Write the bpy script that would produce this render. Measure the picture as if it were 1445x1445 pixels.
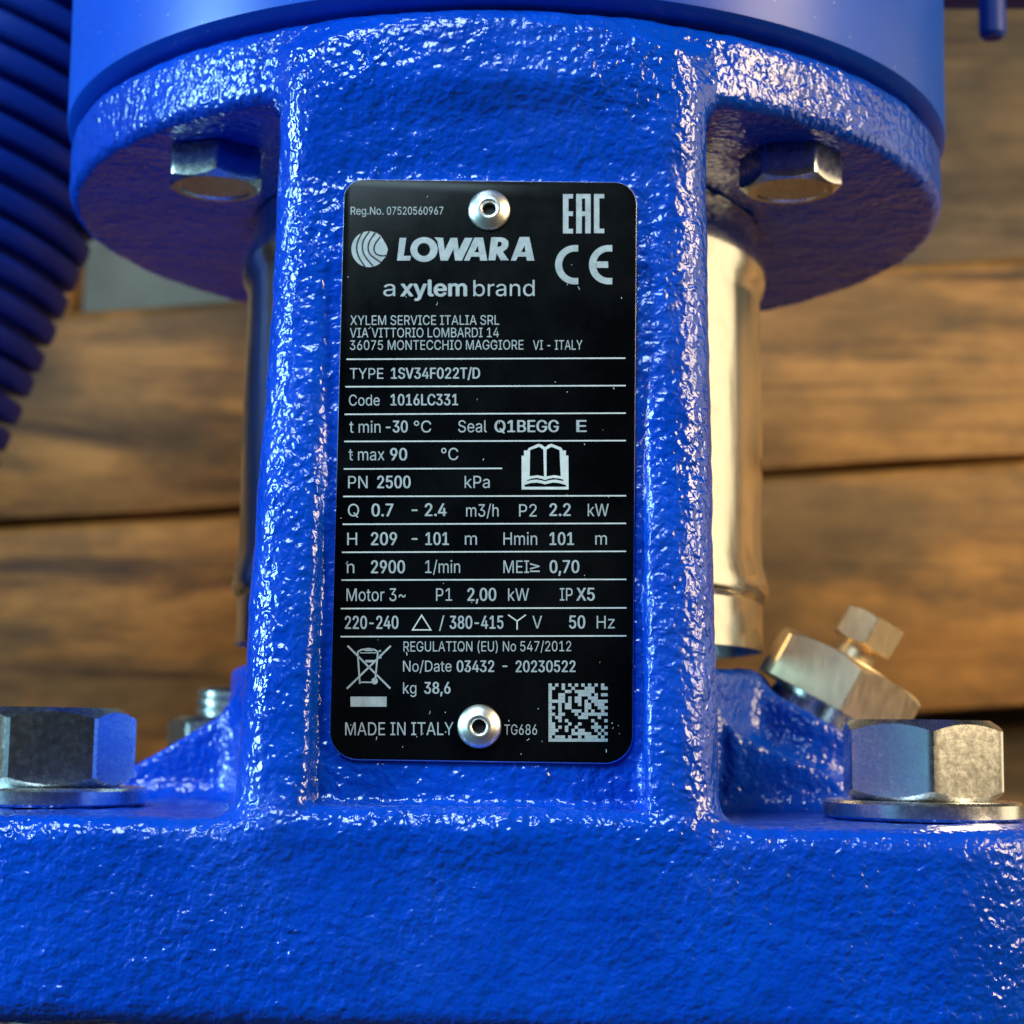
import bpy, bmesh, math, random, os
import numpy as np
from mathutils import Vector, Matrix, noise, geometry

random.seed(7)
MM = 0.001
scene = bpy.context.scene
for o in list(bpy.data.objects):
    bpy.data.objects.remove(o)
COL = scene.collection

# ------------------------------------------------------------------ camera
# millimetres; pump axis = world Z, eye level = z 0, camera looks along +Y
FPX = 2500.0                                   # focal length in photo pixels (1445 px wide)
PITCH, ROLL, YAW = math.radians(7.26), math.radians(0.85), math.radians(2.0)
cy, sy = math.cos(YAW), math.sin(YAW)
def rz(v): return Vector((v[0]*cy - v[1]*sy, v[0]*sy + v[1]*cy, v[2]))
CAM = rz((2.0, -325.6, 0.0))
_R = Vector((1, 0, 0)); _F = Vector((0, math.cos(PITCH), math.sin(PITCH))); _U = Vector((0, -math.sin(PITCH), math.cos(PITCH)))
cr, sr = math.cos(ROLL), math.sin(ROLL)
RIGHT, UP, FWD = rz(_R*cr + _U*sr), rz(-_R*sr + _U*cr), rz(_F)
cam = bpy.data.cameras.new("camera"); camo = bpy.data.objects.new("camera", cam); COL.objects.link(camo)
m = Matrix((RIGHT, UP, -FWD)).transposed().to_4x4(); m.translation = CAM*MM
camo.matrix_world = m
cam.sensor_width = 36; cam.sensor_fit = 'HORIZONTAL'; cam.lens = FPX/1445*36
cam.clip_start = 0.01; cam.clip_end = 50
cam.dof.use_dof = True; cam.dof.focus_distance = 0.243; cam.dof.aperture_fstop = 27.0
scene.camera = camo

# ------------------------------------------------------------------ light
world = bpy.data.worlds.new("World"); scene.world = world; world.use_nodes = True
bg = world.node_tree.nodes["Background"]; bg.inputs[0].default_value = (0.9, 0.95, 1.0, 1); bg.inputs[1].default_value = 0.014
def area(name, loc, target, sx, sy_, power, color):
    l = bpy.data.lights.new(name, 'AREA'); l.shape = 'RECTANGLE'; l.size = sx; l.size_y = sy_; l.energy = power; l.color = color
    o = bpy.data.objects.new(name, l); COL.objects.link(o); o.location = loc
    o.rotation_euler = (Vector(target) - Vector(loc)).to_track_quat('-Z', 'Y').to_euler()
    return o
area("window_light", (-0.95, -0.36, 0.27), (0, -0.08, 0.10), 0.19, 0.40, 13, (0.44, 0.88, 1.0))
area("room_light", (0.66, -0.32, 0.305), (0.12, 0.15, 0.05), 0.24, 0.38, 8.0, (1.0, 0.76, 0.42))
area("side_light", (0.56, 0.10, 0.12), (0.0, 0.05, 0.08), 0.34, 0.42, 0.75, (1.0, 0.80, 0.48))  # added panel that gives the right guard something warm to reflect
area("ceiling_light", (-0.25, -0.66, 0.72), (0, -0.05, 0.0), 0.34, 0.30, 8.3, (0.62, 0.88, 1.0))
area("nut_fill_light", (-0.85, -0.80, 0.12), (0, -0.05, 0.0), 0.45, 0.55, 0.45, (0.25, 0.66, 1.0))  # dim blue fill added for the nut's face, no real opening there
vs = scene.view_settings; vs.view_transform = 'Standard'; vs.look = 'None'; vs.exposure = 0.0; vs.gamma = 1.0; vs.use_curve_mapping = False

# ------------------------------------------------------------------ pixel helpers
def ray(px, py):
    return (RIGHT*((px-722.5)/FPX) + UP*((722.5-py)/FPX) + FWD)
def atY(px, py, Y):
    d = ray(px, py); return CAM + d*((Y - CAM.y)/d.y)
def atZ(px, py, Z):
    d = ray(px, py); return CAM + d*((Z - CAM.z)/d.z)

# ------------------------------------------------------------------ materials
def newmat(name):
    mt = bpy.data.materials.new(name); mt.use_nodes = True
    nt = mt.node_tree; return mt, nt, nt.nodes["Principled BSDF"]
def N(nt, t, **kw):
    n = nt.nodes.new(t)
    for k, v in kw.items():
        if k in n.inputs: n.inputs[k].default_value = v
        else: setattr(n, k, v)
    return n
def ramp(nt, fac, stops):
    r = nt.nodes.new('ShaderNodeValToRGB'); e = r.color_ramp.elements
    e[0].position, e[0].color = stops[0][0], (*stops[0][1], 1); e[1].position, e[1].color = stops[-1][0], (*stops[-1][1], 1)
    for p, c in stops[1:-1]:
        x = e.new(p); x.color = (*c, 1)
    nt.links.new(fac, r.inputs[0]); return r

def mat_cast_paint():
    mt, nt, b = newmat("blue_cast_paint"); L = nt.links.new
    tc = N(nt, 'ShaderNodeTexCoord')
    n1 = N(nt, 'ShaderNodeTexNoise', Scale=820.0, Detail=1.2, Roughness=0.42, Distortion=0.25); L(tc.outputs['Object'], n1.inputs['Vector'])
    n2 = N(nt, 'ShaderNodeTexNoise', Scale=260.0, Detail=2.0, Roughness=0.5); L(tc.outputs['Object'], n2.inputs['Vector'])
    n3 = N(nt, 'ShaderNodeTexNoise', Scale=1500.0, Detail=1.0); L(tc.outputs['Object'], n3.inputs['Vector'])
    a = N(nt, 'ShaderNodeMath', operation='MULTIPLY_ADD'); L(n2.outputs[0], a.inputs[0]); a.inputs[1].default_value = 1.0; L(n1.outputs[0], a.inputs[2])
    c = N(nt, 'ShaderNodeMath', operation='MULTIPLY_ADD'); L(n3.outputs[0], c.inputs[0]); c.inputs[1].default_value = 0.06; L(a.outputs[0], c.inputs[2])
    bp = N(nt, 'ShaderNodeBump', Strength=1.0, Distance=0.00062); L(c.outputs[0], bp.inputs['Height'])
    n7 = N(nt, 'ShaderNodeTexNoise', Scale=48.0, Detail=3.0); L(tc.outputs['Object'], n7.inputs['Vector'])
    am = ramp(nt, n7.outputs[0], [(0.36, (0.58,)*3), (0.64, (1.0,)*3)]); L(am.outputs[0], bp.inputs['Strength'])
    L(bp.outputs[0], b.inputs['Normal'])
    n4 = N(nt, 'ShaderNodeTexNoise', Scale=60.0, Detail=5.0, Roughness=0.65); L(tc.outputs['Object'], n4.inputs['Vector'])
    r = ramp(nt, n4.outputs[0], [(0.3, (0.0002, 0.038, 0.40)), (0.7, (0.0004, 0.058, 0.55))])
    # sparse rubbed / dirty flecks
    n5 = N(nt, 'ShaderNodeTexNoise', Scale=420.0, Detail=3.0, Roughness=0.7); L(tc.outputs['Object'], n5.inputs['Vector'])
    f = ramp(nt, n5.outputs[0], [(0.735, (0, 0, 0)), (0.76, (1, 1, 1))])
    mx = N(nt, 'ShaderNodeMix', data_type='RGBA'); L(f.outputs[0], mx.inputs[0]); L(r.outputs[0], mx.inputs[6]); mx.inputs[7].default_value = (0.01, 0.05, 0.30, 1)
    n8 = N(nt, 'ShaderNodeTexNoise', Scale=32.0, Detail=8.0, Roughness=0.72); L(tc.outputs['Object'], n8.inputs['Vector'])
    du = ramp(nt, n8.outputs[0], [(0.52, (0, 0, 0)), (0.80, (0.16,)*3)])
    mx3 = N(nt, 'ShaderNodeMix', data_type='RGBA'); L(du.outputs[0], mx3.inputs[0]); L(mx.outputs[2], mx3.inputs[6]); mx3.inputs[7].default_value = (0.015, 0.085, 0.34, 1)
    L(mx3.outputs[2], b.inputs['Base Color'])
    rr = ramp(nt, n8.outputs[0], [(0.35, (0.12,)*3), (0.70, (0.30,)*3)]); L(rr.outputs[0], b.inputs['Roughness'])
    b.inputs['Specular IOR Level'].default_value = 0.55
    return mt

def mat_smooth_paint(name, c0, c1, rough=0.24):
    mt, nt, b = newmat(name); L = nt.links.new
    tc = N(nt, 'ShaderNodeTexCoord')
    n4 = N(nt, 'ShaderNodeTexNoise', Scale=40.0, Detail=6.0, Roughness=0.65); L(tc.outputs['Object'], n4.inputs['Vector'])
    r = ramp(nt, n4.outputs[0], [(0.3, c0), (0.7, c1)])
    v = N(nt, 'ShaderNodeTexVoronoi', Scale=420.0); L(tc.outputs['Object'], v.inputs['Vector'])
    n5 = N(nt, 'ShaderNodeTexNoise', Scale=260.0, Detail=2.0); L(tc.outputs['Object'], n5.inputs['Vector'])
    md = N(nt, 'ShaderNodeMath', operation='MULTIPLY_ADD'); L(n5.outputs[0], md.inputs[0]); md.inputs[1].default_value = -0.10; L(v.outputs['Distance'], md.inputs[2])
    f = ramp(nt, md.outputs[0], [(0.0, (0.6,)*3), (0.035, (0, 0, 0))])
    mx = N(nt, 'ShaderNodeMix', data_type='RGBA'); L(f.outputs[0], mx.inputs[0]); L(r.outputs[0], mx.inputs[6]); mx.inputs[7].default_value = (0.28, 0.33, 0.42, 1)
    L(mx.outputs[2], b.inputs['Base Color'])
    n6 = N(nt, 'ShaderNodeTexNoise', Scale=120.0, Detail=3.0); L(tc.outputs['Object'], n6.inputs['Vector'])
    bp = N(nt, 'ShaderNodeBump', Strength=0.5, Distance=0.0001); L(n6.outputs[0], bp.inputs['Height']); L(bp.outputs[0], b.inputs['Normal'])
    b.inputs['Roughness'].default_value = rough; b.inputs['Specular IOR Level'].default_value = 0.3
    return mt

def mat_metal(name, col, rough, scratch=0.5, stretch=(1, 1, 1), dirt=(0.10, 0.09, 0.08), dirt_amt=0.35, bump=0.00003):
    mt, nt, b = newmat(name); L = nt.links.new
    tc = N(nt, 'ShaderNodeTexCoord'); mp = N(nt, 'ShaderNodeMapping'); mp.inputs['Scale'].default_value = stretch
    L(tc.outputs['Object'], mp.inputs['Vector'])
    n1 = N(nt, 'ShaderNodeTexNoise', Scale=900.0, Detail=4.0, Roughness=0.7); L(mp.outputs[0], n1.inputs['Vector'])
    n2 = N(nt, 'ShaderNodeTexNoise', Scale=150.0, Detail=5.0, Roughness=0.65); L(tc.outputs['Object'], n2.inputs['Vector'])
    d = ramp(nt, n2.outputs[0], [(0.48, (0, 0, 0)), (0.75, (dirt_amt,)*3)])
    mx = N(nt, 'ShaderNodeMix', data_type='RGBA'); L(d.outputs[0], mx.inputs[0]); mx.inputs[6].default_value = (*col, 1); mx.inputs[7].default_value = (*dirt, 1)
    L(mx.outputs[2], b.inputs['Base Color']); b.inputs['Metallic'].default_value = 1.0
    r = ramp(nt, n1.outputs[0], [(0.3, (rough,)*3), (0.7, (rough + 0.16*scratch,)*3)]); L(r.outputs[0], b.inputs['Roughness'])
    bp = N(nt, 'ShaderNodeBump', Strength=scratch, Distance=bump); L(n1.outputs[0], bp.inputs['Height']); L(bp.outputs[0], b.inputs['Normal'])
    return mt

def mat_plate():
    mt, nt, b = newmat("black_anodised"); L = nt.links.new
    tc = N(nt, 'ShaderNodeTexCoord'); mp = N(nt, 'ShaderNodeMapping'); mp.inputs['Scale'].default_value = (1.0, 1.0, 0.55); mp.inputs['Rotation'].default_value = (0, 0.3, 0)
    L(tc.outputs['Object'], mp.inputs['Vector'])
    v = N(nt, 'ShaderNodeTexVoronoi', Scale=420.0); L(mp.outputs[0], v.inputs['Vector'])
    n = N(nt, 'ShaderNodeTexNoise', Scale=95.0, Detail=2.0); L(tc.outputs['Object'], n.inputs['Vector'])
    md = N(nt, 'ShaderNodeMath', operation='MULTIPLY_ADD'); L(n.outputs[0], md.inputs[0]); md.inputs[1].default_value = -0.05; L(v.outputs['Distance'], md.inputs[2])
    f = ramp(nt, md.outputs[0], [(-0.0, (0.85,)*3), (0.012, (0, 0, 0))])
    md.use_clamp = False
    n2 = N(nt, 'ShaderNodeTexNoise', Scale=45.0, Detail=6.0, Roughness=0.7); L(tc.outputs['Object'], n2.inputs['Vector'])
    base = ramp(nt, n2.outputs[0], [(0.4, (0.0010, 0.0013, 0.0022)), (0.75, (0.005, 0.0058, 0.0075))])
    mx = N(nt, 'ShaderNodeMix', data_type='RGBA'); L(f.outputs[0], mx.inputs[0]); L(base.outputs[0], mx.inputs[6]); mx.inputs[7].default_value = (0.30, 0.31, 0.33, 1)
    L(mx.outputs[2], b.inputs['Base Color'])
    rr = ramp(nt, n2.outputs[0], [(0.35, (0.18,)*3), (0.7, (0.30,)*3)]); L(rr.outputs[0], b.inputs['Roughness'])
    b.inputs['Specular IOR Level'].default_value = 0.10
    return mt

def mat_print(name, c0, c1):
    mt, nt, b = newmat(name); L = nt.links.new
    tc = N(nt, 'ShaderNodeTexCoord')
    n = N(nt, 'ShaderNodeTexNoise', Scale=800.0, Detail=4.0, Roughness=0.7); L(tc.outputs['Object'], n.inputs['Vector'])
    r = ramp(nt, n.outputs[0], [(0.3, c0), (0.65, c1)]); L(r.outputs[0], b.inputs['Base Color'])
    b.inputs['Metallic'].default_value = 0.15; b.inputs['Roughness'].default_value = 0.5
    return mt

def mat_wood(name, cols, seed):
    mt, nt, b = newmat(name); L = nt.links.new
    tc = N(nt, 'ShaderNodeTexCoord'); mp = N(nt, 'ShaderNodeMapping'); mp.inputs['Scale'].default_value = (0.10, 1.0, 1.0); mp.inputs['Location'].default_value = (seed*1.37, seed*0.71, seed*0.23)
    L(tc.outputs['Object'], mp.inputs['Vector'])
    nw = N(nt, 'ShaderNodeTexNoise', Scale=16.0, Detail=3.0); L(mp.outputs[0], nw.inputs['Vector'])
    ad = N(nt, 'ShaderNodeMix', data_type='RGBA', blend_type='LINEAR_LIGHT'); ad.inputs[0].default_value = 0.03; L(mp.outputs[0], ad.inputs[6]); L(nw.outputs['Color'], ad.inputs[7])
    n1 = N(nt, 'ShaderNodeTexNoise', Scale=70.0, Detail=7.0, Roughness=0.68); L(ad.outputs[2], n1.inputs['Vector'])
    r = ramp(nt, n1.outputs[0], [(0.33, cols[0]), (0.46, cols[1]), (0.57, cols[2]), (0.70, cols[1])])
    mp2 = N(nt, 'ShaderNodeMapping'); mp2.inputs['Scale'].default_value = (0.45, 1, 1); mp2.inputs['Location'].default_value = (seed, 0, seed*2)
    L(tc.outputs['Object'], mp2.inputs['Vector'])
    n2 = N(nt, 'ShaderNodeTexNoise', Scale=17.0, Detail=4.0, Roughness=0.6); L(mp2.outputs[0], n2.inputs['Vector'])
    st = ramp(nt, n2.outputs[0], [(0.49, (0, 0, 0)), (0.63, (0.85,)*3)])
    mx = N(nt, 'ShaderNodeMix', data_type='RGBA'); L(st.outputs[0], mx.inputs[0]); L(r.outputs[0], mx.inputs[6]); mx.inputs[7].default_value = (*cols[3], 1)
    v = N(nt, 'ShaderNodeTexVoronoi', Scale=9.0); L(mp2.outputs[0], v.inputs['Vector'])
    k = ramp(nt, v.outputs['Distance'], [(0.06, (0.8,)*3), (0.17, (0, 0, 0))])
    mx2 = N(nt, 'ShaderNodeMix', data_type='RGBA'); L(k.outputs[0], mx2.inputs[0]); L(mx.outputs[2], mx2.inputs[6]); mx2.inputs[7].default_value = (cols[0][0]*0.45, cols[0][1]*0.4, cols[0][2]*0.35, 1)
    mp3 = N(nt, 'ShaderNodeMapping'); mp3.inputs['Scale'].default_value = (0.045, 1, 1); mp3.inputs['Location'].default_value = (0, seed, seed*3)
    L(ad.outputs[2], mp3.inputs['Vector'])
    n5 = N(nt, 'ShaderNodeTexNoise', Scale=110.0, Detail=4.0, Roughness=0.6); L(mp3.outputs[0], n5.inputs['Vector'])
    ck = ramp(nt, n5.outputs[0], [(0.30, (0.9,)*3), (0.40, (0, 0, 0))])
    mx4 = N(nt, 'ShaderNodeMix', data_type='RGBA'); L(ck.outputs[0], mx4.inputs[0]); L(mx2.outputs[2], mx4.inputs[6]); mx4.inputs[7].default_value = (cols[0][0]*0.6, cols[0][1]*0.6, cols[0][2]*0.6, 1)
    n6 = N(nt, 'ShaderNodeTexNoise', Scale=48.0, Detail=5.0, Roughness=0.7); L(mp2.outputs[0], n6.inputs['Vector'])
    mo = ramp(nt, n6.outputs[0], [(0.40, (0.62,)*3), (0.62, (1.18,)*3)])
    mx5 = N(nt, 'ShaderNodeMix', data_type='RGBA', blend_type='MULTIPLY'); mx5.inputs[0].default_value = 1.0; L(mx4.outputs[2], mx5.inputs[6]); L(mo.outputs[0], mx5.inputs[7])
    L(mx5.outputs[2], b.inputs['Base Color'])
    bp = N(nt, 'ShaderNodeBump', Strength=0.6, Distance=0.0012); L(n1.outputs[0], bp.inputs['Height']); L(bp.outputs[0], b.inputs['Normal'])
    b.inputs['Roughness'].default_value = 0.6
    return mt

M_CAST = mat_cast_paint()
M_PAINT = mat_smooth_paint("blue_smooth_paint", (0.0004, 0.054, 0.46), (0.0008, 0.066, 0.54), 0.38)
M_NAVY_SHADE = mat_smooth_paint("dark_blue_with_shade", (0.0012, 0.024, 0.22), (0.002, 0.031, 0.27), 0.5)  # darker than the pump blue: the hose's shade is put into this colour
M_ZINC = mat_metal("zinc_plated_steel", (0.76, 0.77, 0.78), 0.21, 0.6, dirt_amt=0.15)
M_STEEL = mat_metal("stainless_sheet", (0.78, 0.76, 0.70), 0.13, 0.7, (1, 1, 0.03), dirt_amt=0.2, bump=0.00002)
M_NICKEL = mat_metal("nickel_brass", (0.78, 0.62, 0.42), 0.40, 0.6, (1, 1, 0.12), dirt_amt=0.25)
M_ALU = mat_metal("aluminium", (0.90, 0.90, 0.89), 0.34, 0.4, dirt_amt=0.12)
M_PLATE = mat_plate()
M_INK = mat_print("etched_silver_print", (0.27, 0.32, 0.37), (0.40, 0.46, 0.52))
M_LINE = mat_print("etched_bright_print", (0.46, 0.52, 0.57), (0.62, 0.68, 0.73))
M_BLACK = mat_print("black_gap", (0.004, 0.004, 0.006), (0.008, 0.008, 0.01))
M_BLACKLINE = mat_print("black_logo_line", (0.003, 0.0035, 0.005), (0.006, 0.006, 0.008))
M_WOOD1 = mat_wood("plank_wood_tan", [(0.055, 0.022, 0.0055), (0.25, 0.118, 0.030), (0.37, 0.180, 0.050), (0.10, 0.058, 0.023)], 1.0)
M_WOOD2 = mat_wood("plank_wood_orange", [(0.060, 0.022, 0.0045), (0.28, 0.126, 0.028), (0.40, 0.190, 0.045), (0.14, 0.082, 0.032)], 2.3)
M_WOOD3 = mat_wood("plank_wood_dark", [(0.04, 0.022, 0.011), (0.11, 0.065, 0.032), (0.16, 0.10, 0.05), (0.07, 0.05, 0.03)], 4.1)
def mat_grey():
    mt, nt, b = newmat("grey_concrete"); L = nt.links.new
    tc = N(nt, 'ShaderNodeTexCoord'); n = N(nt, 'ShaderNodeTexNoise', Scale=14.0, Detail=7.0, Roughness=0.65); L(tc.outputs['Object'], n.inputs['Vector'])
    r = ramp(nt, n.outputs[0], [(0.3, (0.13, 0.127, 0.118)), (0.7, (0.26, 0.253, 0.24))]); L(r.outputs[0], b.inputs['Base Color']); b.inputs['Roughness'].default_value = 0.8
    return mt
M_GREY = mat_grey()
M_FLOOR = mat_print("dark_floor", (0.012, 0.012, 0.012), (0.03, 0.029, 0.028))

# ------------------------------------------------------------------ object helpers (input in mm)
def link(name, me, parent=None, mats=()):
    o = bpy.data.objects.new(name, me); COL.objects.link(o)
    for mt in mats: me.materials.append(mt)
    if parent is not None: o.parent = parent
    return o
def mesh(name, verts, faces, parent=None, mats=(), sharp=None, fmat=None):
    me = bpy.data.meshes.new(name)
    me.from_pydata([tuple(c*MM for c in v) for v in verts], [], faces); me.update()
    o = link(name, me, parent, mats)
    if fmat is not None:
        for p, i in zip(me.polygons, fmat): p.material_index = i
    bm = bmesh.new(); bm.from_mesh(me); bmesh.ops.recalc_face_normals(bm, faces=bm.faces); bm.to_mesh(me); bm.free()
    if sharp is not None:
        me.shade_smooth(); me.set_sharp_from_angle(angle=math.radians(sharp))
    return o
def empty(name, loc=(0, 0, 0)):
    o = bpy.data.objects.new(name, None); COL.objects.link(o); o.location = Vector(loc)*MM; o.empty_display_size = 0.02; return o
def xf(verts, mat): return [mat @ Vector(v) for v in verts]

def lathe(profile, a0=0.0, a1=2*math.pi, seg=96, closed_profile=False):
    """profile: list of (r, z); returns verts, faces"""
    full = abs(a1 - a0 - 2*math.pi) < 1e-6
    n = seg if full else seg + 1
    V, F = [], []
    for i in range(n):
        a = a0 + (a1-a0)*i/seg
        for r, z in profile: V.append((r*math.cos(a), r*math.sin(a), z))
    k = len(profile)
    kk = k if closed_profile else k-1
    for i in range(seg):
        j = (i+1) % n
        for q in range(kk):
            q2 = (q+1) % k
            F.append((i*k+q, j*k+q, j*k+q2, i*k+q2))
    if closed_profile and not full:
        F.append(tuple(range(k))); F.append(tuple(range((n-1)*k, n*k))[::-1])
    return V, F

def hexhead(af, h, rc_top=None, rc_bot=None, corner0=0.0, z0=0.0, dish=0.0):
    """hex prism with real chamfers; corner0 = azimuth of a corner; returns verts, faces"""
    n = 120; ap = af/2; V = []; F = []
    t30 = math.tan(math.radians(33))
    rows = []
    for i in range(n):
        a = 2*math.pi*i/n
        loc = ((math.degrees(a) - math.degrees(corner0)) % 60) - 30
        rh = ap/math.cos(math.radians(loc))
        rh = min(rh, ap/math.cos(math.radians(30)) - 0.018*ap)          # worn corners
        zt = z0 + h - (max(0, rh-rc_top)*t30 if rc_top else 0)
        zb = z0 + (max(0, rh-rc_bot)*t30 if rc_bot else 0)
        c, s = math.cos(a), math.sin(a)
        rt = min(rh, rc_top or rh); rb = min(rh, rc_bot or rh)
        rows.append([(rt*0.80*c, rt*0.80*s, z0+h-dish), (rt*0.86*c, rt*0.86*s, z0+h), (rt*c, rt*s, z0+h), (rh*c, rh*s, zt), (rh*c, rh*s, zb), (rb*c, rb*s, z0)])
    for r in rows: V += r
    k = 6
    for i in range(n):
        j = (i+1) % n
        for q in range(k-1): F.append((i*k+q, j*k+q, j*k+q+1, i*k+q+1))
    F.append(tuple(i*k for i in range(n))); F.append(tuple(i*k+k-1 for i in range(n))[::-1])
    return V, F

def fix_dupes(o, dist=1e-6):
    me = o.data; bm = bmesh.new(); bm.from_mesh(me)
    bmesh.ops.remove_doubles(bm, verts=bm.verts, dist=dist); bmesh.ops.dissolve_degenerate(bm, edges=bm.edges, dist=1e-7)
    bmesh.ops.recalc_face_normals(bm, faces=bm.faces); bm.to_mesh(me); bm.free()

def rbox(name, cx, cy_, cz, sx, sy_, sz, r, parent, mats, seg=3, rot=None):
    bm = bmesh.new(); bmesh.ops.create_cube(bm, size=1.0)
    for v in bm.verts: v.co = Vector((v.co.x*sx, v.co.y*sy_, v.co.z*sz))
    if r > 0: bmesh.ops.bevel(bm, geom=list(bm.edges), offset=r, segments=seg, profile=0.5, affect='EDGES')
    for v in bm.verts:
        c = v.co if rot is None else rot @ v.co
        v.co = (c + Vector((cx, cy_, cz)))*MM
    me = bpy.data.meshes.new(name); bm.to_mesh(me); bm.free()
    o = link(name, me, parent, mats); me.shade_smooth(); me.set_sharp_from_angle(angle=math.radians(40)); return o

# ------------------------------------------------------------------ setting: floor and wall behind
FLOOR_Z = -330.0
fl = mesh("floor", [(-1500, -900, FLOOR_Z), (1500, -900, FLOOR_Z), (1500, 1500, FLOOR_Z), (-1500, 1500, FLOOR_Z)], [(0, 1, 2, 3)], None, [M_FLOOR]); fl["kind"] = "structure"
wl = mesh("wall", [(-1500, 900, FLOOR_Z), (1500, 900, FLOOR_Z), (1500, 900, 900), (-1500, 900, 900)], [(0, 1, 2, 3)], None, [M_GREY]); wl["kind"] = "structure"

# ------------------------------------------------------------------ wooden planks behind
def plank(name, px4, Y, th, mats, parent, bow=0.0):
    """px4: photo corners tl,tr,br,bl on plane y=Y -> a thick board with worn edges"""
    tl, tr, br, bl = [atY(x, y, Y) for x, y in px4]
    n = 40; V = []; F = []; rnd = random.Random(int(tl.z*10))
    o1, o2 = rnd.random()*50, rnd.random()*50
    rows = []
    for i in range(n+1):
        t = i/n
        T = tl.lerp(tr, t); B = bl.lerp(br, t)
        T.z += noise.noise((T.x*0.012, o1, 0))*1.6; B.z += noise.noise((B.x*0.012, o2, 3))*1.6
        yb = noise.noise((T.x*0.004, o1, 9))*1.5
        r = 3.6
        rows.append([(T.x, Y+th, T.z), (T.x, Y+r+yb, T.z), (T.x, Y+yb+1.0, T.z-r*0.55), (T.x, Y+yb, T.z-r*1.3), (B.x, Y+yb, B.z+r*1.3), (B.x, Y+yb+0.5, B.z+1.0), (B.x, Y+r+yb, B.z), (B.x, Y+th, B.z)])
    for r_ in rows: V += r_
    k = 8
    for i in range(n):
        for q in range(k):
            q2 = (q+1) % k
            F.append((i*k+q, (i+1)*k+q, (i+1)*k+q2, i*k+q2))
    F.append(tuple(range(k))); F.append(tuple(range(n*k, n*k+k))[::-1])
    return mesh(name, V, F, parent, mats, sharp=50)

pallet = empty("wooden_crate", (0, 320, FLOOR_Z))
pallet["label"] = "weathered brown crate of horizontal wooden planks, out of focus behind the blue pump"; pallet["category"] = "crate"
def reparent(o, p):
    o.parent = p; o.matrix_parent_inverse = Matrix.Translation(-Vector(p.location))
YW = 310
for nm, px4, Y, th, mt in [
    ("plank", [(-900, 489), (2600, 300), (2600, 567), (-900, 794)], YW, 22, M_WOOD1),
    ("plank", [(-900, 800), (2600, 574), (2600, 916), (-900, 1160)], YW+1, 22, M_WOOD2),
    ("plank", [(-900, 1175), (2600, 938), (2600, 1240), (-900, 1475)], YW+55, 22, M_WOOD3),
    ("plank", [(-900, 1480), (2600, 1260), (2600, 1600), (-900, 1820)], YW+2, 22, M_WOOD2),
]:
    o = plank(nm, px4, Y, th, [mt], None); reparent(o, pallet)
# blocks / uprights carrying the planks, and darker rear boards seen above them
def box_from(name, x0, x1, y0, y1, z0, z1, mt, parent, r=2):
    o = rbox(name, (x0+x1)/2, (y0+y1)/2, (z0+z1)/2, x1-x0, y1-y0, z1-z0, r, None, [mt]); reparent(o, parent); return o
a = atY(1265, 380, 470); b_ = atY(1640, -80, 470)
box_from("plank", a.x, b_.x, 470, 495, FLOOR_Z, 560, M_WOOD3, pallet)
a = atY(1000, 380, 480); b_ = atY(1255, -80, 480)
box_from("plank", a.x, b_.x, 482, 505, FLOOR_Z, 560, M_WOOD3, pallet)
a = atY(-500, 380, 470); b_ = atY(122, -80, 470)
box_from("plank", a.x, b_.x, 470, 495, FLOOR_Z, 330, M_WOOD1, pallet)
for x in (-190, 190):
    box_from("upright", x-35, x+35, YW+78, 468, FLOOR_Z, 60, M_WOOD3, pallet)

# unseen boards left of the frame, added to shade the planks from the window lamp
for z0 in (FLOOR_Z, FLOOR_Z+150, FLOOR_Z+300, FLOOR_Z+450, FLOOR_Z+600):
    box_from("plank", -425, -400, -60, 300, z0+2, z0+146, M_WOOD3, pallet)

# ------------------------------------------------------------------ PUMP
pump = empty("water_pump", (0, 0, FLOOR_Z))
pump["label"] = "bright blue cast vertical pump with black rating plate riveted to its column"; pump["category"] = "pump"
def P(o): reparent(o, pump); return o

# plate plane (vertical with a slight casting draft): y = PY0 + PK*z
PY0, PK = -80.6, 2.8/85.0
PN = Vector((0, -1, PK)).normalized()
def pp(px, py, off=0.0):
    d = ray(px, py); q0 = Vector((0, PY0, 0))
    t = (q0 - CAM).dot(PN)/d.dot(PN)
    return CAM + d*t + PN*off

# --- casting as a signed distance field, polygonised with surface nets
Z_TOP, Z_UND = 105.0, 93.6
Z_BT = -11.3; Z_BB = atY(75, 1449, -86).z
Z_RIDGE = 56.0                                  # the pocket begins here and deepens downwards
YF_B = -86.0
def yplane(z): return PY0 + PK*z + 0.75
a_ = atY(398, 200, -70); b_ = atY(995, 200, -70); HW_T, XC_T = (b_.x-a_.x)/2, (b_.x+a_.x)/2; ZT_ = (a_.z+b_.z)/2
a_ = atY(338, 1090, -78); b_ = atY(1013, 1090, -78); HW_B, XC_B = (b_.x-a_.x)/2, (b_.x+a_.x)/2; ZB_ = (a_.z+b_.z)/2
print("column", HW_T, XC_T, ZT_, HW_B, XC_B, ZB_, "block bottom", Z_BB)
xl = pp(446, 1000).x; xr = pp(908, 1000).x; zb = pp(680, 1137).z
plug_axis = Vector((math.sin(math.radians(29)), -0.05, math.cos(math.radians(29)))).normalized()
plug_base = atY(1164, 1003, -6)
zpt = max(pp(*c).z for c in ((485.5, 246), (899, 250))) + 1.0    # just above the plate
print('plate top', zpt)
def smin(a, b, k):
    h = np.clip(0.5 + 0.5*(b-a)/k, 0, 1); return b*(1-h) + a*h - k*h*(1-h)
def smax(a, b, k): return -smin(-a, -b, k)
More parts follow.
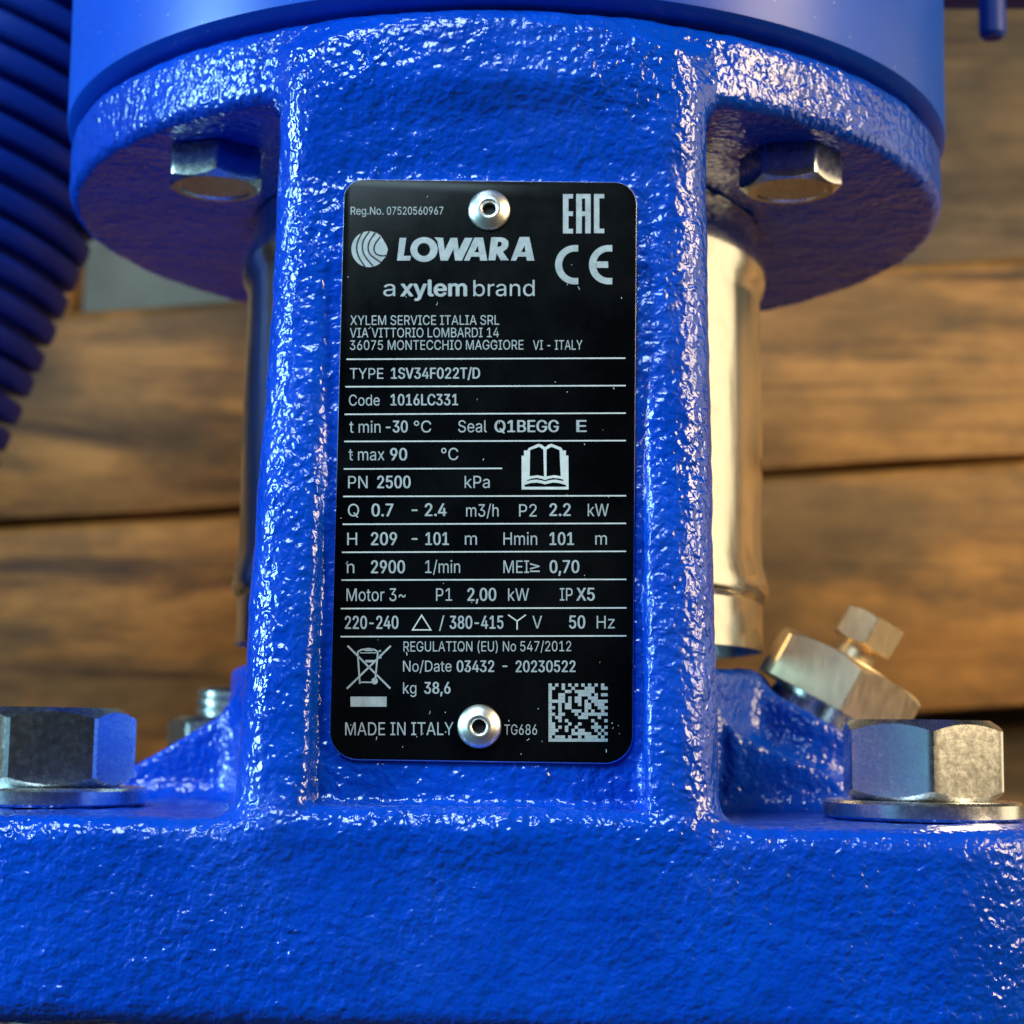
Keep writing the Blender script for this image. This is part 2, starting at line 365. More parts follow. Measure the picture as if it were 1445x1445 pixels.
def rnd2(a, b, r):
    return np.minimum(np.maximum(a+r, b+r), 0) + np.hypot(np.maximum(a+r, 0), np.maximum(b+r, 0)) - r
def field(x, y, z):
    rad = np.hypot(x, y)
    f = rnd2(rad - 80.0, np.abs(z - (Z_TOP+Z_UND)/2) - (Z_TOP-Z_UND)/2, 2.0)
    # columns front and back
    yy = -np.abs(y)
    u = (ZT_ - z)/(ZT_ - ZB_)
    hw = HW_T + (HW_B-HW_T)*u
    xc = XC_T + (XC_B-XC_T)*u
    yr = yplane(Z_RIDGE)
    yf = np.where(z > Z_RIDGE, yplane(z), yr + (YF_B - yr)*np.minimum((Z_RIDGE - z)/(Z_RIDGE - Z_BT), 1.0) + 5.0*np.clip((Z_BT - 1.0 - z)/9.0, 0, 1))
    ts = np.clip((z - zpt)/(95.0 - zpt), 0, 1); yf = yf - 2.0*ts*(2-ts)
    dx = np.abs(x-xc) - hw
    ym = (yf + (-46.0))/2; dy = np.abs(yy-ym) - (-46.0-yf)/2
    c = rnd2(dx, dy, 6.5); c = np.maximum(c, np.abs(z-38.0)-62.0)
    f = smin(f, c, np.clip(7.0 - (np.abs(x)-22.0)*0.5, 3.0, 7.0))
    # lower flange block
    qx = np.maximum(np.abs(x)-(88.0-27.0), 0); qy = np.maximum(np.abs(y)-(86.0-27.0), 0)
    bx = np.hypot(qx, qy) - 27.0
    blk = rnd2(bx, np.abs(z-(Z_BT+Z_BB)/2) - (Z_BT-Z_BB)/2, 3.2)
    f = smin(f, blk, 3.6)
    # raised hub between the columns
    hub = rnd2(rad-48.4, np.abs(z-(-6.0)) - 18.0, 2.0)
    f = smin(f, hub, 4.0)
    # gusset on the left
    g = np.maximum(np.maximum(z - (2.7 + (x+48.0)*0.58), np.abs(y+4.0)-13.0), np.maximum(-72.0-x, x+40.0))
    f = smin(f, g, 4.5)
    # filler boss on the right, its own inclined axis
    ax, ay, az = plug_axis; bx_, by_, bz_ = plug_base
    t = (x-bx_)*ax + (y-by_)*ay + (z-bz_)*az
    rr = np.sqrt(np.maximum((x-bx_)**2 + (y-by_)**2 + (z-bz_)**2 - t*t, 0))
    boss = rnd2(rr-17.5, np.abs(t+16.0)-14.0, 1.5)
    f = smin(f, boss, 4.0)
    lug = np.maximum(np.maximum(z - (-2.0 - (x-48.0)*0.42), np.abs(y+26.0)-5.0), np.maximum(x-72.0, 40.0-x))
    f = smin(f, lug, 4.5)
    # pocket for the plate
    fl_ = yplane(z)
    pk = np.maximum(np.maximum(xl-x, x-xr), np.maximum(zb-z, y-fl_))
    pk = np.maximum(pk, z-66.0)
    f = smax(f, -pk, 2.2)
    return f

def surface_nets(h):
    lo = np.array([-92.0, -89.5, -49.5]); hi = np.array([92.0, 89.5, 108.0])
    n = np.ceil((hi-lo)/h).astype(int)+1
    xs = (lo[0]+h*np.arange(n[0])).astype(np.float32)[:, None, None]
    ys = (lo[1]+h*np.arange(n[1])).astype(np.float32)[None, :, None]
    zs = (lo[2]+h*np.arange(n[2])).astype(np.float32)[None, None, :]
    G = np.empty(tuple(n), np.float32)
    for i in range(0, n[0], 24):
        X, Y, Z = np.broadcast_arrays(xs[i:i+24], ys, zs)
        G[i:i+24] = field(X, Y, Z)
    s = G < 0
    cnt = np.zeros(tuple(n-1), np.int8)
    for dx in (0, 1):
        for dy in (0, 1):
            for dz in (0, 1):
                cnt += s[dx:n[0]-1+dx, dy:n[1]-1+dy, dz:n[2]-1+dz]
    act = (cnt > 0) & (cnt < 8)
    I = np.argwhere(act)
    idx = np.full(tuple(n-1), -1, np.int32); idx[act] = np.arange(len(I))
    acc = np.zeros((len(I), 3)); num = np.zeros(len(I))
    corners = [(a, b, c) for a in (0, 1) for b in (0, 1) for c in (0, 1)]
    val = {c: G[I[:, 0]+c[0], I[:, 1]+c[1], I[:, 2]+c[2]] for c in corners}
    for c in corners:
        for ax in range(3):
            if c[ax] == 0:
                d = list(c); d[ax] = 1; d = tuple(d)
                a, b = val[c], val[d]; mk = (a < 0) != (b < 0)
                t = np.where(mk, a/(a-b+1e-12), 0)
                p = np.zeros((len(I), 3)); p[:] = c; p[:, ax] = t
                acc += p*mk[:, None]; num += mk
    V = lo + h*(I + acc/num[:, None])
    Q = []
    for ax in range(3):
        u, v = (ax+1) % 3, (ax+2) % 3
        sl0 = [slice(None)]*3; sl1 = [slice(None)]*3
        sl0[ax] = slice(0, -1); sl1[ax] = slice(1, None)
        E = np.argwhere(s[tuple(sl0)] != s[tuple(sl1)])
        ok = (E[:, u] > 0) & (E[:, v] > 0) & (E[:, u] < n[u]-1) & (E[:, v] < n[v]-1); E = E[ok]
        flip = s[tuple(sl0)][E[:, 0], E[:, 1], E[:, 2]]
        def cell(du, dv):
            c = E.copy(); c[:, u] -= du; c[:, v] -= dv; return idx[c[:, 0], c[:, 1], c[:, 2]]
        q = np.stack([cell(1, 1), cell(0, 1), cell(0, 0), cell(1, 0)], 1)
        q[~flip] = q[~flip][:, ::-1]
        Q.append(q)
    return V, np.concatenate(Q)

V, Q = surface_nets(0.8)
# cast-skin unevenness in the real surface (front parts that the eye can resolve)
Nn = np.zeros_like(V)
fn = np.cross(V[Q[:, 2]]-V[Q[:, 0]], V[Q[:, 3]]-V[Q[:, 1]])
for k in range(4): np.add.at(Nn, Q[:, k], fn)
Nn /= (np.linalg.norm(Nn, axis=1)[:, None] + 1e-9)
disp = np.array([noise.noise((p[0]*0.42, p[1]*0.42, p[2]*0.42))*0.16 + noise.noise((p[0]*0.11, p[1]*0.11, p[2]*0.11))*0.22 for p in V])
V = V + Nn*disp[:, None]
me = bpy.data.meshes.new("adapter_casting")
me.vertices.add(len(V)); me.vertices.foreach_set("co", (V*MM).astype(np.float32).ravel())
me.loops.add(Q.size); me.loops.foreach_set("vertex_index", Q.astype(np.int32).ravel())
me.polygons.add(len(Q)); me.polygons.foreach_set("loop_start", np.arange(0, Q.size, 4, dtype=np.int32))
me.update(calc_edges=True); me.validate(); me.shade_smooth()
casting = P(link("adapter_casting", me, None, [M_CAST]))
print("casting verts", len(V), "pocket", xl, xr, zb)

# --- motor housing on top
prof = [(r, z-1.0) for r, z in [(0, 106.05), (76.0, 106.05), (76.0, 107.2), (79.0, 107.2), (80.9, 108.5), (81.0, 109.2), (81.0, 122), (81.2, 150), (81.2, 240), (0, 240)]]
V_, F_ = lathe(prof, seg=192)
motor = P(mesh("motor_housing", V_, F_, None, [M_PAINT], sharp=35)); fix_dupes(motor)
# terminal box edge sticking out to the right
def C(o, parent):                               # sub-part: child of a part, same origin convention
    o.parent = parent; o.matrix_parent_inverse = (parent.matrix_parent_inverse.inverted() if False else Matrix.Identity(4)); return o
tb = rbox("terminal_box", 118, 32, 172, 62, 22, 70, 5, None, [M_NAVY_SHADE], 4)
tb.parent = motor
t0 = atY(1400, 14, 24); 
V_, F_ = lathe([(0, -6), (2.0, -6), (2.7, -5.2), (2.7, 6.5), (0, 6.5)], seg=32)
scr = mesh("screw_boss", [(x+t0.x, y+24, z+t0.z) for x, y, z in V_], F_, None, [M_NAVY_SHADE], sharp=40); scr.parent = motor
zt = atY(1390, 24, 43).z
tb.location = (0, 0, (zt - (172-35))*MM)

# --- bolts under the motor flange
def camaz(c): return math.degrees(math.atan2(CAM.x-c.x, c.y-CAM.y))
def bolt_under(px, py, ybolt, rel):
    c = atY(px, py, ybolt); caz = camaz(c) + rel
    V1, F1 = hexhead(14.4, 5.6, rc_top=6.8, corner0=math.radians(caz-90), dish=0.25)
    # head points downwards
    V1 = [(c.x + x, c.y + y, Z_UND - 0.25 - z) for x, y, z in V1]
    o = P(mesh("flange_bolt", V1, F1, None, [M_ZINC], sharp=28)); fix_dupes(o)
    return c
for px, py, caz in ((305, 240, 1), (1115, 240, 29)):
    c = bolt_under(px, py, -48.0, caz)

# --- tie-rod nuts with washers on the lower flange
def nut(px, ynut, rel, stud=0.0, back=False):
    c = atY(px, 1060, ynut); caz = camaz(c) + rel; zw = Z_BT + 0.15
    wv, wf = lathe([(7.6, 0.0), (14.4, 0.0), (14.8, 0.4), (14.8, 2.3), (14.4, 2.7), (7.6, 2.7)], seg=96, closed_profile=True)
    w = P(mesh("washer", [(x+c.x, y+c.y, z+zw) for x, y, z in wv], wf, None, [M_ZINC], sharp=30))
    hv, hf = hexhead(22.4, 12.0, rc_top=10.2, rc_bot=10.3, corner0=math.radians(caz-90), z0=zw+2.7, dish=0.0)
    n_ = P(mesh("tie_rod_nut", [(x+c.x, y+c.y, z) for x, y, z in hv], hf, None, [M_ZINC], sharp=26)); fix_dupes(n_)
    if stud > 0:
        prof = []; z = zw + 2.0; top = zw + 2.7 + 12.0 + stud
        prof.append((0, z))
        while z < top - 1.2:
            prof += [(7.0, z), (6.0, z+0.9), (7.0, z+1.8)]; z += 2.0
        prof += [(6.4, top-0.4), (5.4, top), (0, top)]
        sv, sf = lathe(prof, seg=48)
        s_ = P(mesh("stud_end", [(x+c.x, y+c.y, z) for x, y, z in sv], sf, None, [M_ZINC], sharp=20)); fix_dupes(s_)
    return c
print("nutL", nut(72, -52.0, 29.7)); print("nutR", nut(1300, -52.0, 7.6)); print("nutB", nut(320, 52.0, 20, stud=6.0)); nut(1100, 52.0, 12, stud=6.0)

# --- stainless coupling guards
zg = lambda py: atY(1070, py, 0).z
zt_, zb1, zb2, ze = 93.2, zg(405), zg(838), zg(922)
gp = [(47.3, zt_), (47.3, zb1+5.5), (47.6, zb1+4), (48.7, zb1+2.2), (49.0, zb1), (48.6, zb1-2), (47.7, zb1-3.6), (47.6, zb2+9), (47.8, zb2+4.5), (48.5, zb2+2), (48.8, zb2), (48.4, zb2-1.8), (47.7, zb2-2.6), (47.9, ze)]
th = 0.8
gd = []
for (ra, za), (rb, zb_) in zip(gp, gp[1:]):
    n_ = max(1, int(abs(za-zb_)/2.5)); gd += [(ra+(rb-ra)*k/n_, za+(zb_-za)*k/n_) for k in range(n_)]
gd.append(gp[-1])
gp3 = gd + [(r-th, z) for r, z in gd[::-1]]
for name, a0, a1 in (("coupling_guard", -52, 52), ("coupling_guard", 128, 232)):
    V_, F_ = lathe(gp3, math.radians(a0), math.radians(a1), 96, closed_profile=True)
    V_ = [(x*(1+0.004*math.sin(z*0.05+y*0.09) + 0.0035*noise.noise((x*0.11, y*0.11, z*0.045)) + 0.0012*noise.noise((x*0.3+9, y*0.3, z*0.1))), y, z) for x, y, z in V_]
    P(mesh(name, V_, F_, None, [M_STEEL], sharp=35))
V_, F_ = lathe([(0, 11.5), (26, 11.5), (26, 30), (22, 30), (22, 60), (27, 60), (27, 92), (0, 92)], seg=48)
cp = P(mesh("shaft_coupling", V_, F_, None, [M_BLACK], sharp=30)); fix_dupes(cp)

# --- filler plug with bleed screw
zq = plug_axis.to_track_quat('Z', 'X').to_matrix().to_4x4()
mt_ = Matrix.Translation(plug_base) @ zq
V_, F_ = hexhead(25.0, 8.8, rc_top=12.4, corner0=math.radians(0), z0=0.6)
# turn so that one edge faces the camera a little right of centre
view = (mt_.inverted().to_3x3() @ (CAM - plug_base)); az = math.degrees(math.atan2(view.y, view.x))
print("plug view az", az, plug_base)
V_, F_ = hexhead(26.0, 8.8, rc_top=13.1, corner0=math.radians(az+9), z0=0.8)
plug = P(mesh("filler_plug", xf(V_, mt_), F_, None, [M_NICKEL], sharp=26)); fix_dupes(plug)
V_, F_ = lathe([(0, -3), (10.2, -3), (10.2, 0.8), (0, 0.8)], seg=64)
o = P(mesh("plug_gasket", xf(V_, mt_), F_, None, [M_ZINC], sharp=30)); fix_dupes(o)
V_, F_ = lathe([(0, 9.2), (7.2, 9.2), (6.4, 10.3), (3.6, 10.6), (3.2, 14.0), (0, 14.0)], seg=64)
o = P(mesh("plug_neck", xf(V_, mt_), F_, None, [M_NICKEL], sharp=30)); fix_dupes(o)
V_, F_ = hexhead(10.6, 5.6, rc_top=5.3, rc_bot=5.3, corner0=math.radians(az+3), z0=13.2)
o = P(mesh("bleed_screw", xf(V_, mt_), F_, None, [M_NICKEL], sharp=26)); fix_dupes(o)

# --- stainless sleeve and foot below the flange (mostly out of frame)
V_, F_ = lathe([(0, Z_BB+1), (66, Z_BB+1), (66, FLOOR_Z+40), (0, FLOOR_Z+40)], seg=96)
o = P(mesh("outer_sleeve", V_, F_, None, [M_STEEL], sharp=30)); fix_dupes(o)
P(rbox("pump_foot", 0, 0, FLOOR_Z+20, 190, 190, 40, 6, None, [M_CAST], 3))
for sx in (-1, 1):
    for yb in (-52, 52):
        V_, F_ = lathe([(0, FLOOR_Z+39), (8, FLOOR_Z+39), (8, Z_BB+0.5), (0, Z_BB+0.5)], seg=32)
        o = P(mesh("tie_rod", [(x+sx*64, y+yb, z) for x, y, z in V_], F_, None, [M_ZINC], sharp=30)); fix_dupes(o)

# --- rating plate
def rounded_outline(c, rad, n=10):
    pts = []
    for i in range(4):
        p0, p1, p2 = Vector(c[i-1]), Vector(c[i]), Vector(c[(i+1) % 4])
        r = rad[i]; d0 = (p0-p1).normalized(); d2 = (p2-p1).normalized()
        a, b = p1 + d0*r, p1 + d2*r; cen = p1 + d0*r + d2*r
        for k in range(n+1):
            t = k/n*math.pi/2
            pts.append(cen - d2*r*math.cos(t) - d0*r*math.sin(t))
    return pts
corners = [(485.5, 252.0), (899.0, 256.5), (893.0, 1078.5), (464.0, 1072.0)]
ol = rounded_outline(corners, [27, 31, 40, 40])
cen = Vector((683, 665))
V_ = []; F_ = []; fm = []
L = len(ol)
def ring(inset, off):
    for p in ol:
        q = p + (cen-p).normalized()*inset; V_.append(pp(q.x, q.y, off))
ring(3.0, 0.0); ring(1.5, -0.06); ring(0.0, -0.25); ring(0.0, -0.75)
F_.append(tuple(range(L))); fm.append(0)
for r in range(3):
    for i in range(L):
        j = (i+1) % L; F_.append((r*L+i, r*L+j, (r+1)*L+j, (r+1)*L+i)); fm.append(1 if r else 0)
F_.append(tuple(range(3*L, 4*L))[::-1]); fm.append(1)
plate = mesh("rating_plate", V_, F_, None, [M_PLATE, M_ALU], sharp=30, fmat=fm); P(plate)
def S(o): o.parent = plate; return o            # sub-parts of the plate
c0, c1, c2, c3 = [pp(*c) for c in corners]
print("plate mm", (c0-c1).length, (c2-c3).length, (c0-c3).length)

INK_OFF = 0.03
def flat(name, polys, mt=M_INK, off=INK_OFF):
    """polys: list of polygons, each a list of loops (outer, holes...) in photo px on the plate"""
    V_, F_ = [], []
    for loops in polys:
        vv = [[Vector((p[0], p[1], 0)) for p in lp] for lp in loops]
        tris = geometry.tessellate_polygon(vv)
        fl_ = [p for lp in vv for p in lp]; b0 = len(V_)
        V_ += [pp(p.x, p.y, off) for p in fl_]
        F_ += [tuple(b0+i for i in t) for t in tris]
    me = bpy.data.meshes.new(name); me.from_pydata([tuple(v*MM) for v in V_], [], F_); me.update()
    bm = bmesh.new(); bm.from_mesh(me)
    for f in bm.faces:
        if f.normal.dot(PN) < 0: f.normal_flip()
    bm.to_mesh(me); bm.free()
    return S(link(name, me, None, [mt]))
def stroke(pts, w):
    """one polygon outlining a polyline of width w px"""
    pts = [Vector(p) for p in pts]; Lf, Rt = [], []
    for i, p in enumerate(pts):
        d = (pts[min(i+1, len(pts)-1)] - pts[max(i-1, 0)]).normalized(); n_ = Vector((-d.y, d.x))*w/2
        Lf.append(p+n_); Rt.append(p-n_)
    return [[tuple(q) for q in Lf + Rt[::-1]]]
def circ(cx, cy_, rx, ry, n=48, a0=0, a1=360):
    return [(cx+rx*math.cos(math.radians(a0+(a1-a0)*i/n)), cy_+ry*math.sin(math.radians(a0+(a1-a0)*i/n))) for i in range(n if a1-a0 == 360 else n+1)]
def rect(x0, y0, x1, y1): return [[(x0, y0), (x1, y0), (x1, y1), (x0, y1)]]

# printed text, fitted to the measured boxes
FONT = None
try:
    fp = os.path.join(bpy.utils.system_resource('DATAFILES'), 'fonts', 'Inter.woff2')
    if os.path.exists(fp): FONT = bpy.data.fonts.load(fp)
except Exception:
    FONT = None
B = True
T = [  # text, x0, x1, baseline, cap height px, bold
 ("Reg.No.", 495, 541, 303, 11.0, 0), ("07520560967", 546, 625.5, 303, 11.0, 0),
 ("XYLEM SERVICE ITALIA SRL", 494.4, 704.5, 458.7, 13.4, 0), ("VIA VITTORIO LOMBARDI 14", 493.8, 704, 476.3, 13.4, 0),
 ("36075 MONTECCHIO MAGGIORE", 493.8, 738.6, 493.8, 13.4, 0), ("VI - ITALY", 752.3, 821.7, 493.6, 13.4, 0),
 ("TYPE", 493.8, 541, 534.6, 15.0, 0), ("1SV34F022T/D", 552.2, 677, 534.4, 15.2, B),
 ("Code", 492.5, 535.8, 572.3, 15.2, 0), ("1016LC331", 551.6, 646, 572.0, 15.6, B),
 ("t min", 493, 537, 610.6, 16.6, 0), ("-30", 545, 575, 610.2, 16.4, B), ("°C", 584, 608.5, 610.2, 16.4, 0), ("Seal", 646.6, 687, 610.0, 16.8, 0), ("Q1BEGG", 698.4, 788, 609.8, 16.6, B), ("E", 814, 827, 609.5, 16.4, B),
 ("t max", 492, 542.5, 649.6, 16.6, 0), ("90", 551, 574, 649.6, 17, B), ("°C", 622.6, 646.6, 649.2, 17, 0),
 ("PN", 491.3, 518.7, 689, 17.2, 0), ("2500", 532.7, 579, 688.8, 17.2, B), ("kPa", 655.7, 691, 688.6, 17.0, 0),
 ("Q", 491, 506.7, 728.6, 17.4, 0), ("0.7", 524.8, 554.4, 728.6, 17.6, B), ("-", 581.5, 588.6, 727.5, 17.4, B), ("2.4", 600, 629.7, 728.2, 17.6, B), ("m3/h", 657.8, 703.5, 729, 17.4, 0), ("P2", 732.5, 757.4, 729, 17.4, 0), ("2.2", 775.8, 804.8, 728, 17.4, B), ("kW", 829.4, 859, 728.4, 17.4, 0),
 ("H", 490, 504, 769.2, 17.5, 0), ("209", 524, 559.7, 769.2, 17.8, B), ("-", 581.5, 588.6, 768, 17.4, B), ("101", 600.8, 633, 769, 17.6, B), ("m", 656, 673, 768.8, 17.4, 0), ("Hmin", 710.4, 758, 769, 17.6, 0), ("101", 776, 809.4, 769, 17.6, B), ("m", 840, 856.4, 768.5, 17.4, 0),
 ("n", 489.6, 500, 808.7, 17.6, 0), ("2900", 524, 571, 808.8, 17.8, B), ("1/min", 600, 649.3, 808.6, 17.8, 0), ("MEI", 710.4, 746.5, 808.6, 17.6, 0), ("≥", 748, 761.5, 808, 17.6, 0), ("0,70", 776, 817, 808.4, 17.6, B),
 ("Motor 3~", 489, 572.5, 848.2, 17.8, 0), ("P1", 615.4, 638, 847.8, 17.6, 0), ("2,00", 660, 699.8, 847.8, 17.8, B), ("kW", 717, 746.5, 847.8, 17.6, 0), ("IP", 790, 808, 847.5, 17.6, 0), ("X5", 813.8, 838.7, 847.5, 17.8, B),
 ("220-240", 487, 561.8, 887.4, 18.0, B), ("/", 619.5, 627, 887.6, 18.2, 0), ("380-415", 635, 710, 887.2, 18.0, B), ("V", 751.2, 765, 886.8, 17.8, 0), ("50", 803.5, 825.3, 886.8, 18, B), ("Hz", 842, 867.4, 886.8, 17.8, 0),
 ("REGULATION (EU) No 547/2012", 569.4, 806, 919.4, 14.2, 0), ("No/Date", 568.8, 637.2, 947.8, 15.4, 0), ("03432", 644.8, 697, 948.2, 16.0, B), ("-", 709.5, 715.5, 947, 16, B), ("20230522", 728, 811.7, 948.4, 16.0, B),
 ("kg", 568.8, 587.5, 978.8, 16.0, 0), ("38,6", 599, 635.3, 978.8, 16.2, B),
 ("MADE IN ITALY", 487.2, 640, 1037.6, 18.2, 0), ("TG686", 711.7, 757.9, 1036.8, 14.4, 0),
 ("a", 541, 557.7, 417.8, 22.5, 0), ("xylem", 566, 658, 417.8, 22.5, 2), ("brand", 668, 754.4, 417.8, 22.5, 0),
]
def mk(body):
    cu = bpy.data.curves.new("text", 'FONT'); cu.body = body; cu.size = 1.0
    if FONT: cu.font = FONT
    o = bpy.data.objects.new("text", cu); COL.objects.link(o); return o
tobs = [mk("H")] + [mk(t[0]) for t in T]
bpy.context.view_layer.update(); dg = bpy.context.evaluated_depsgraph_get()
def glyphs(o):
    """outlines of a text object -> 2D vertices and triangles, non-zero winding fill"""
    cu = o.to_curve(dg); loops = []
    for sp in cu.splines:
        pts = []; bz = sp.bezier_points; n_ = len(bz)
        for i in range(n_):
            a, b = bz[i], bz[(i+1) % n_]
            straight = (a.handle_right-a.co).length < 1e-6 and (b.handle_left-b.co).length < 1e-6
            seg_ = [a.co, b.co] if straight else geometry.interpolate_bezier(a.co, a.handle_right, b.handle_left, b.co, 7)
            pts += [(q.x, q.y) for q in seg_[:-1]]
        cl = [p for k, p in enumerate(pts) if (Vector(p)-Vector(pts[k-1])).length > 1e-5]
        if len(cl) > 2: loops.append(cl)
    o.to_curve_clear()
    vs_ = [Vector(p) for lp in loops for p in lp]; es = []; b0 = 0
    for lp in loops:
        es += [(b0+k, b0+(k+1) % len(lp)) for k in range(len(lp))]; b0 += len(lp)
    ov, oe, of, *_ = geometry.delaunay_2d_cdt(vs_, es, [], 0, 1e-6)
    A = np.array([vs_[e[0]] for e in es]); Bq = np.array([vs_[e[1]] for e in es])
    out = np.array([(v.x, v.y) for v in ov]); tri = np.array(of)
    cc = out[tri].mean(1)
    keep = []
    for t, (x, y) in zip(tri, cc):
        up = (A[:, 1] <= y) & (Bq[:, 1] > y); dn = (A[:, 1] > y) & (Bq[:, 1] <= y)
        side = (Bq[:, 0]-A[:, 0])*(y-A[:, 1]) - (x-A[:, 0])*(Bq[:, 1]-A[:, 1])
        if int((up & (side > 0)).sum()) - int((dn & (side < 0)).sum()) != 0: keep.append(tuple(int(q) for q in t))
    return out, keep
cap_v, _ = glyphs(tobs[0]); CAP = cap_v[:, 1].max()
SHIFT = {0: [(0, 0)], 1: [(-.020, 0), (-.007, .006), (.007, -.006), (.020, 0)], 2: [(-.026, 0), (-.01, .014), (.01, -.014), (.026, 0), (-.01, -.014), (.01, .014)]}
for (body, x0, x1, base, cap, bold), o in zip(T, tobs[1:]):
    gv, gt = glyphs(o); mn, mxx = gv[:, 0].min(), gv[:, 0].max(); V_ = []; F_ = []
    sc_ = (x1-x0)/(mxx-mn)
    for k, (dx, dy) in enumerate(SHIFT[int(bold)]):
        b0 = len(V_)
        for gx, gy in gv:
            px = x0 + (gx+dx-mn)*sc_; py = base - (gy+dy)/CAP*cap - (px-x0)*0.0022
            V_.append(tuple(pp(px, py, INK_OFF + 0.004*k)*MM))
        F_ += [tuple(b0+i for i in t) for t in gt]
    me = bpy.data.meshes.new("lettering"); me.from_pydata(V_, [], F_); me.update()
    bm = bmesh.new(); bm.from_mesh(me)
    for f in bm.faces:
        f.normal_update()
        if f.normal.dot(PN) < 0: f.normal_flip()
    bm.to_mesh(me); bm.free()
    S(link("lettering", me, None, [M_INK]))
for o in tobs:
    cu = o.data; bpy.data.objects.remove(o); bpy.data.curves.remove(cu)

# rules between the rows
for (x0, y0, x1, y1) in [(488.9, 507, 882.6, 505.4), (487.4, 545.8, 883, 544.2), (486.4, 584.7, 883, 583), (485.8, 623, 883.2, 621.8), (485.2, 661.8, 708.4, 661), (484.3, 700.6, 883.5, 699.6), (483.4, 739.8, 883.5, 738.6), (482.7, 779.4, 883.5, 778), (482, 818.6, 883.9, 817.6), (480.9, 858.8, 884.2, 857.8), (480.6, 898.4, 884, 897.3)]:
    flat("rule_line", [stroke([(x0, y0), (x1, y1)], 1.9)], M_LINE)
# star/delta symbols
flat("delta_symbol", [[[(595, 866.5), (609.5, 889.8), (580.5, 889.8)], [(595, 870), (606.4, 888), (583.6, 888)]]], M_LINE)
flat("star_symbol", [stroke([(717, 867.6), (729.7, 876.5)], 1.8), stroke([(729.7, 876.5), (742, 867.6)], 1.8), stroke([(729.7, 876), (729.7, 888.6)], 1.9)], M_LINE)
# big brand word, drawn letter by letter
def Z3(p): return [(480+x/4.983, 310+y/4.983) for x, y in p]
word = [
 [Z3([(418, 128), (465, 128), (447, 255), (498, 255), (492, 288), (400, 288)])],
 [Z3(circ(590, 210, 96, 87)), Z3(circ(588, 210, 45, 46))],
 [Z3([(662, 124), (724, 128), (735, 216), (777, 128), (824, 128), (834, 214), (877, 128), (932, 128), (856, 288), (808, 288), (797, 206), (757, 288), (706, 288), (684, 150)])],
 [Z3([(944, 126), (1005, 126), (1035, 288), (985, 288), (980, 260), (922, 260), (908, 288), (870, 288)]), Z3([(944, 230), (976, 230), (969, 184)])],
 [Z3([(1062, 124), (1130, 124), (1162, 132), (1182, 152), (1184, 180), (1172, 206), (1144, 226), (1186, 286), (1128, 286), (1100, 236), (1092, 286), (1043, 286)]), Z3([(1110, 155), (1130, 156), (1138, 168), (1132, 186), (1116, 192), (1104, 192)])],
 [Z3([(1262, 122), (1330, 122), (1366, 288), (1314, 288), (1308, 260), (1250, 260), (1236, 288), (1200, 288)]), Z3([(1272, 228), (1303, 228), (1297, 180)])],
]
flat("brand_word", word)
# round logo with a drop and four wavy lines
lg = Z3(circ(203, 208, 124, 126, 40, 50, 312) + [(302, 140), (326, 180), (336, 210), (322, 258)])
flat("logo", [[lg]])
for pts in ([(160, 84), (125, 150), (117, 210), (135, 270), (178, 336)], [(205, 84), (165, 145), (157, 205), (178, 262), (232, 328)], [(247, 92), (208, 150), (197, 200), (214, 248), (285, 300)], [(284, 120), (250, 165), (238, 205), (252, 240), (290, 254), (328, 252)]):
    p = [Vector(q) for q in Z3(pts)]; sm = []
    for i in range(len(p)-1):
        a = p[max(i-1, 0)]; b = p[i]; c = p[i+1]; d = p[min(i+2, len(p)-1)]
        for k in range(6):
            t = k/6; sm.append(0.5*((2*b) + (c-a)*t + (2*a-5*b+4*c-d)*t*t + (3*b-a-3*c+d)*t**3))
    sm.append(p[-1]); flat("logo_line", [stroke(sm, 2.0)], M_BLACKLINE, 0.05)
# conformity marks
def Z4(x, y): return (770+x/9.636, 260+y/9.636)
def zp(pts): return [Z4(x, y) for x, y in pts]
flat("conformity_mark", [
 [zp([(235, 135), (372, 135), (372, 195), (310, 195), (310, 370), (372, 370), (372, 433), (310, 433), (310, 607), (372, 607), (372, 670), (235, 670)])],
 [zp([(415, 133), (612, 133), (612, 668), (538, 668), (538, 433), (492, 433), (492, 668), (415, 668)]), zp([(492, 195), (538, 195), (538, 370), (492, 370)])],
 [zp([(657, 133), (796, 133), (796, 192), (730, 192), (730, 605), (796, 605), (796, 666), (657, 666)])]])
ce = []
for cx0, edge in ((396, 443), (856, 906)):
    outer = circ(cx0, 1095, 267, 267, 40, 90, 270); inner = circ(cx0, 1095, 172, 180, 40, 270, 90)
    ce.append([zp([(edge, 1362)] + outer + [(edge, 828), (edge, 915)] + inner + [(edge, 1275)])])
ce.append([zp([(690, 1050), (850, 1050), (850, 1137), (690, 1137)])])
flat("conformity_mark", ce)
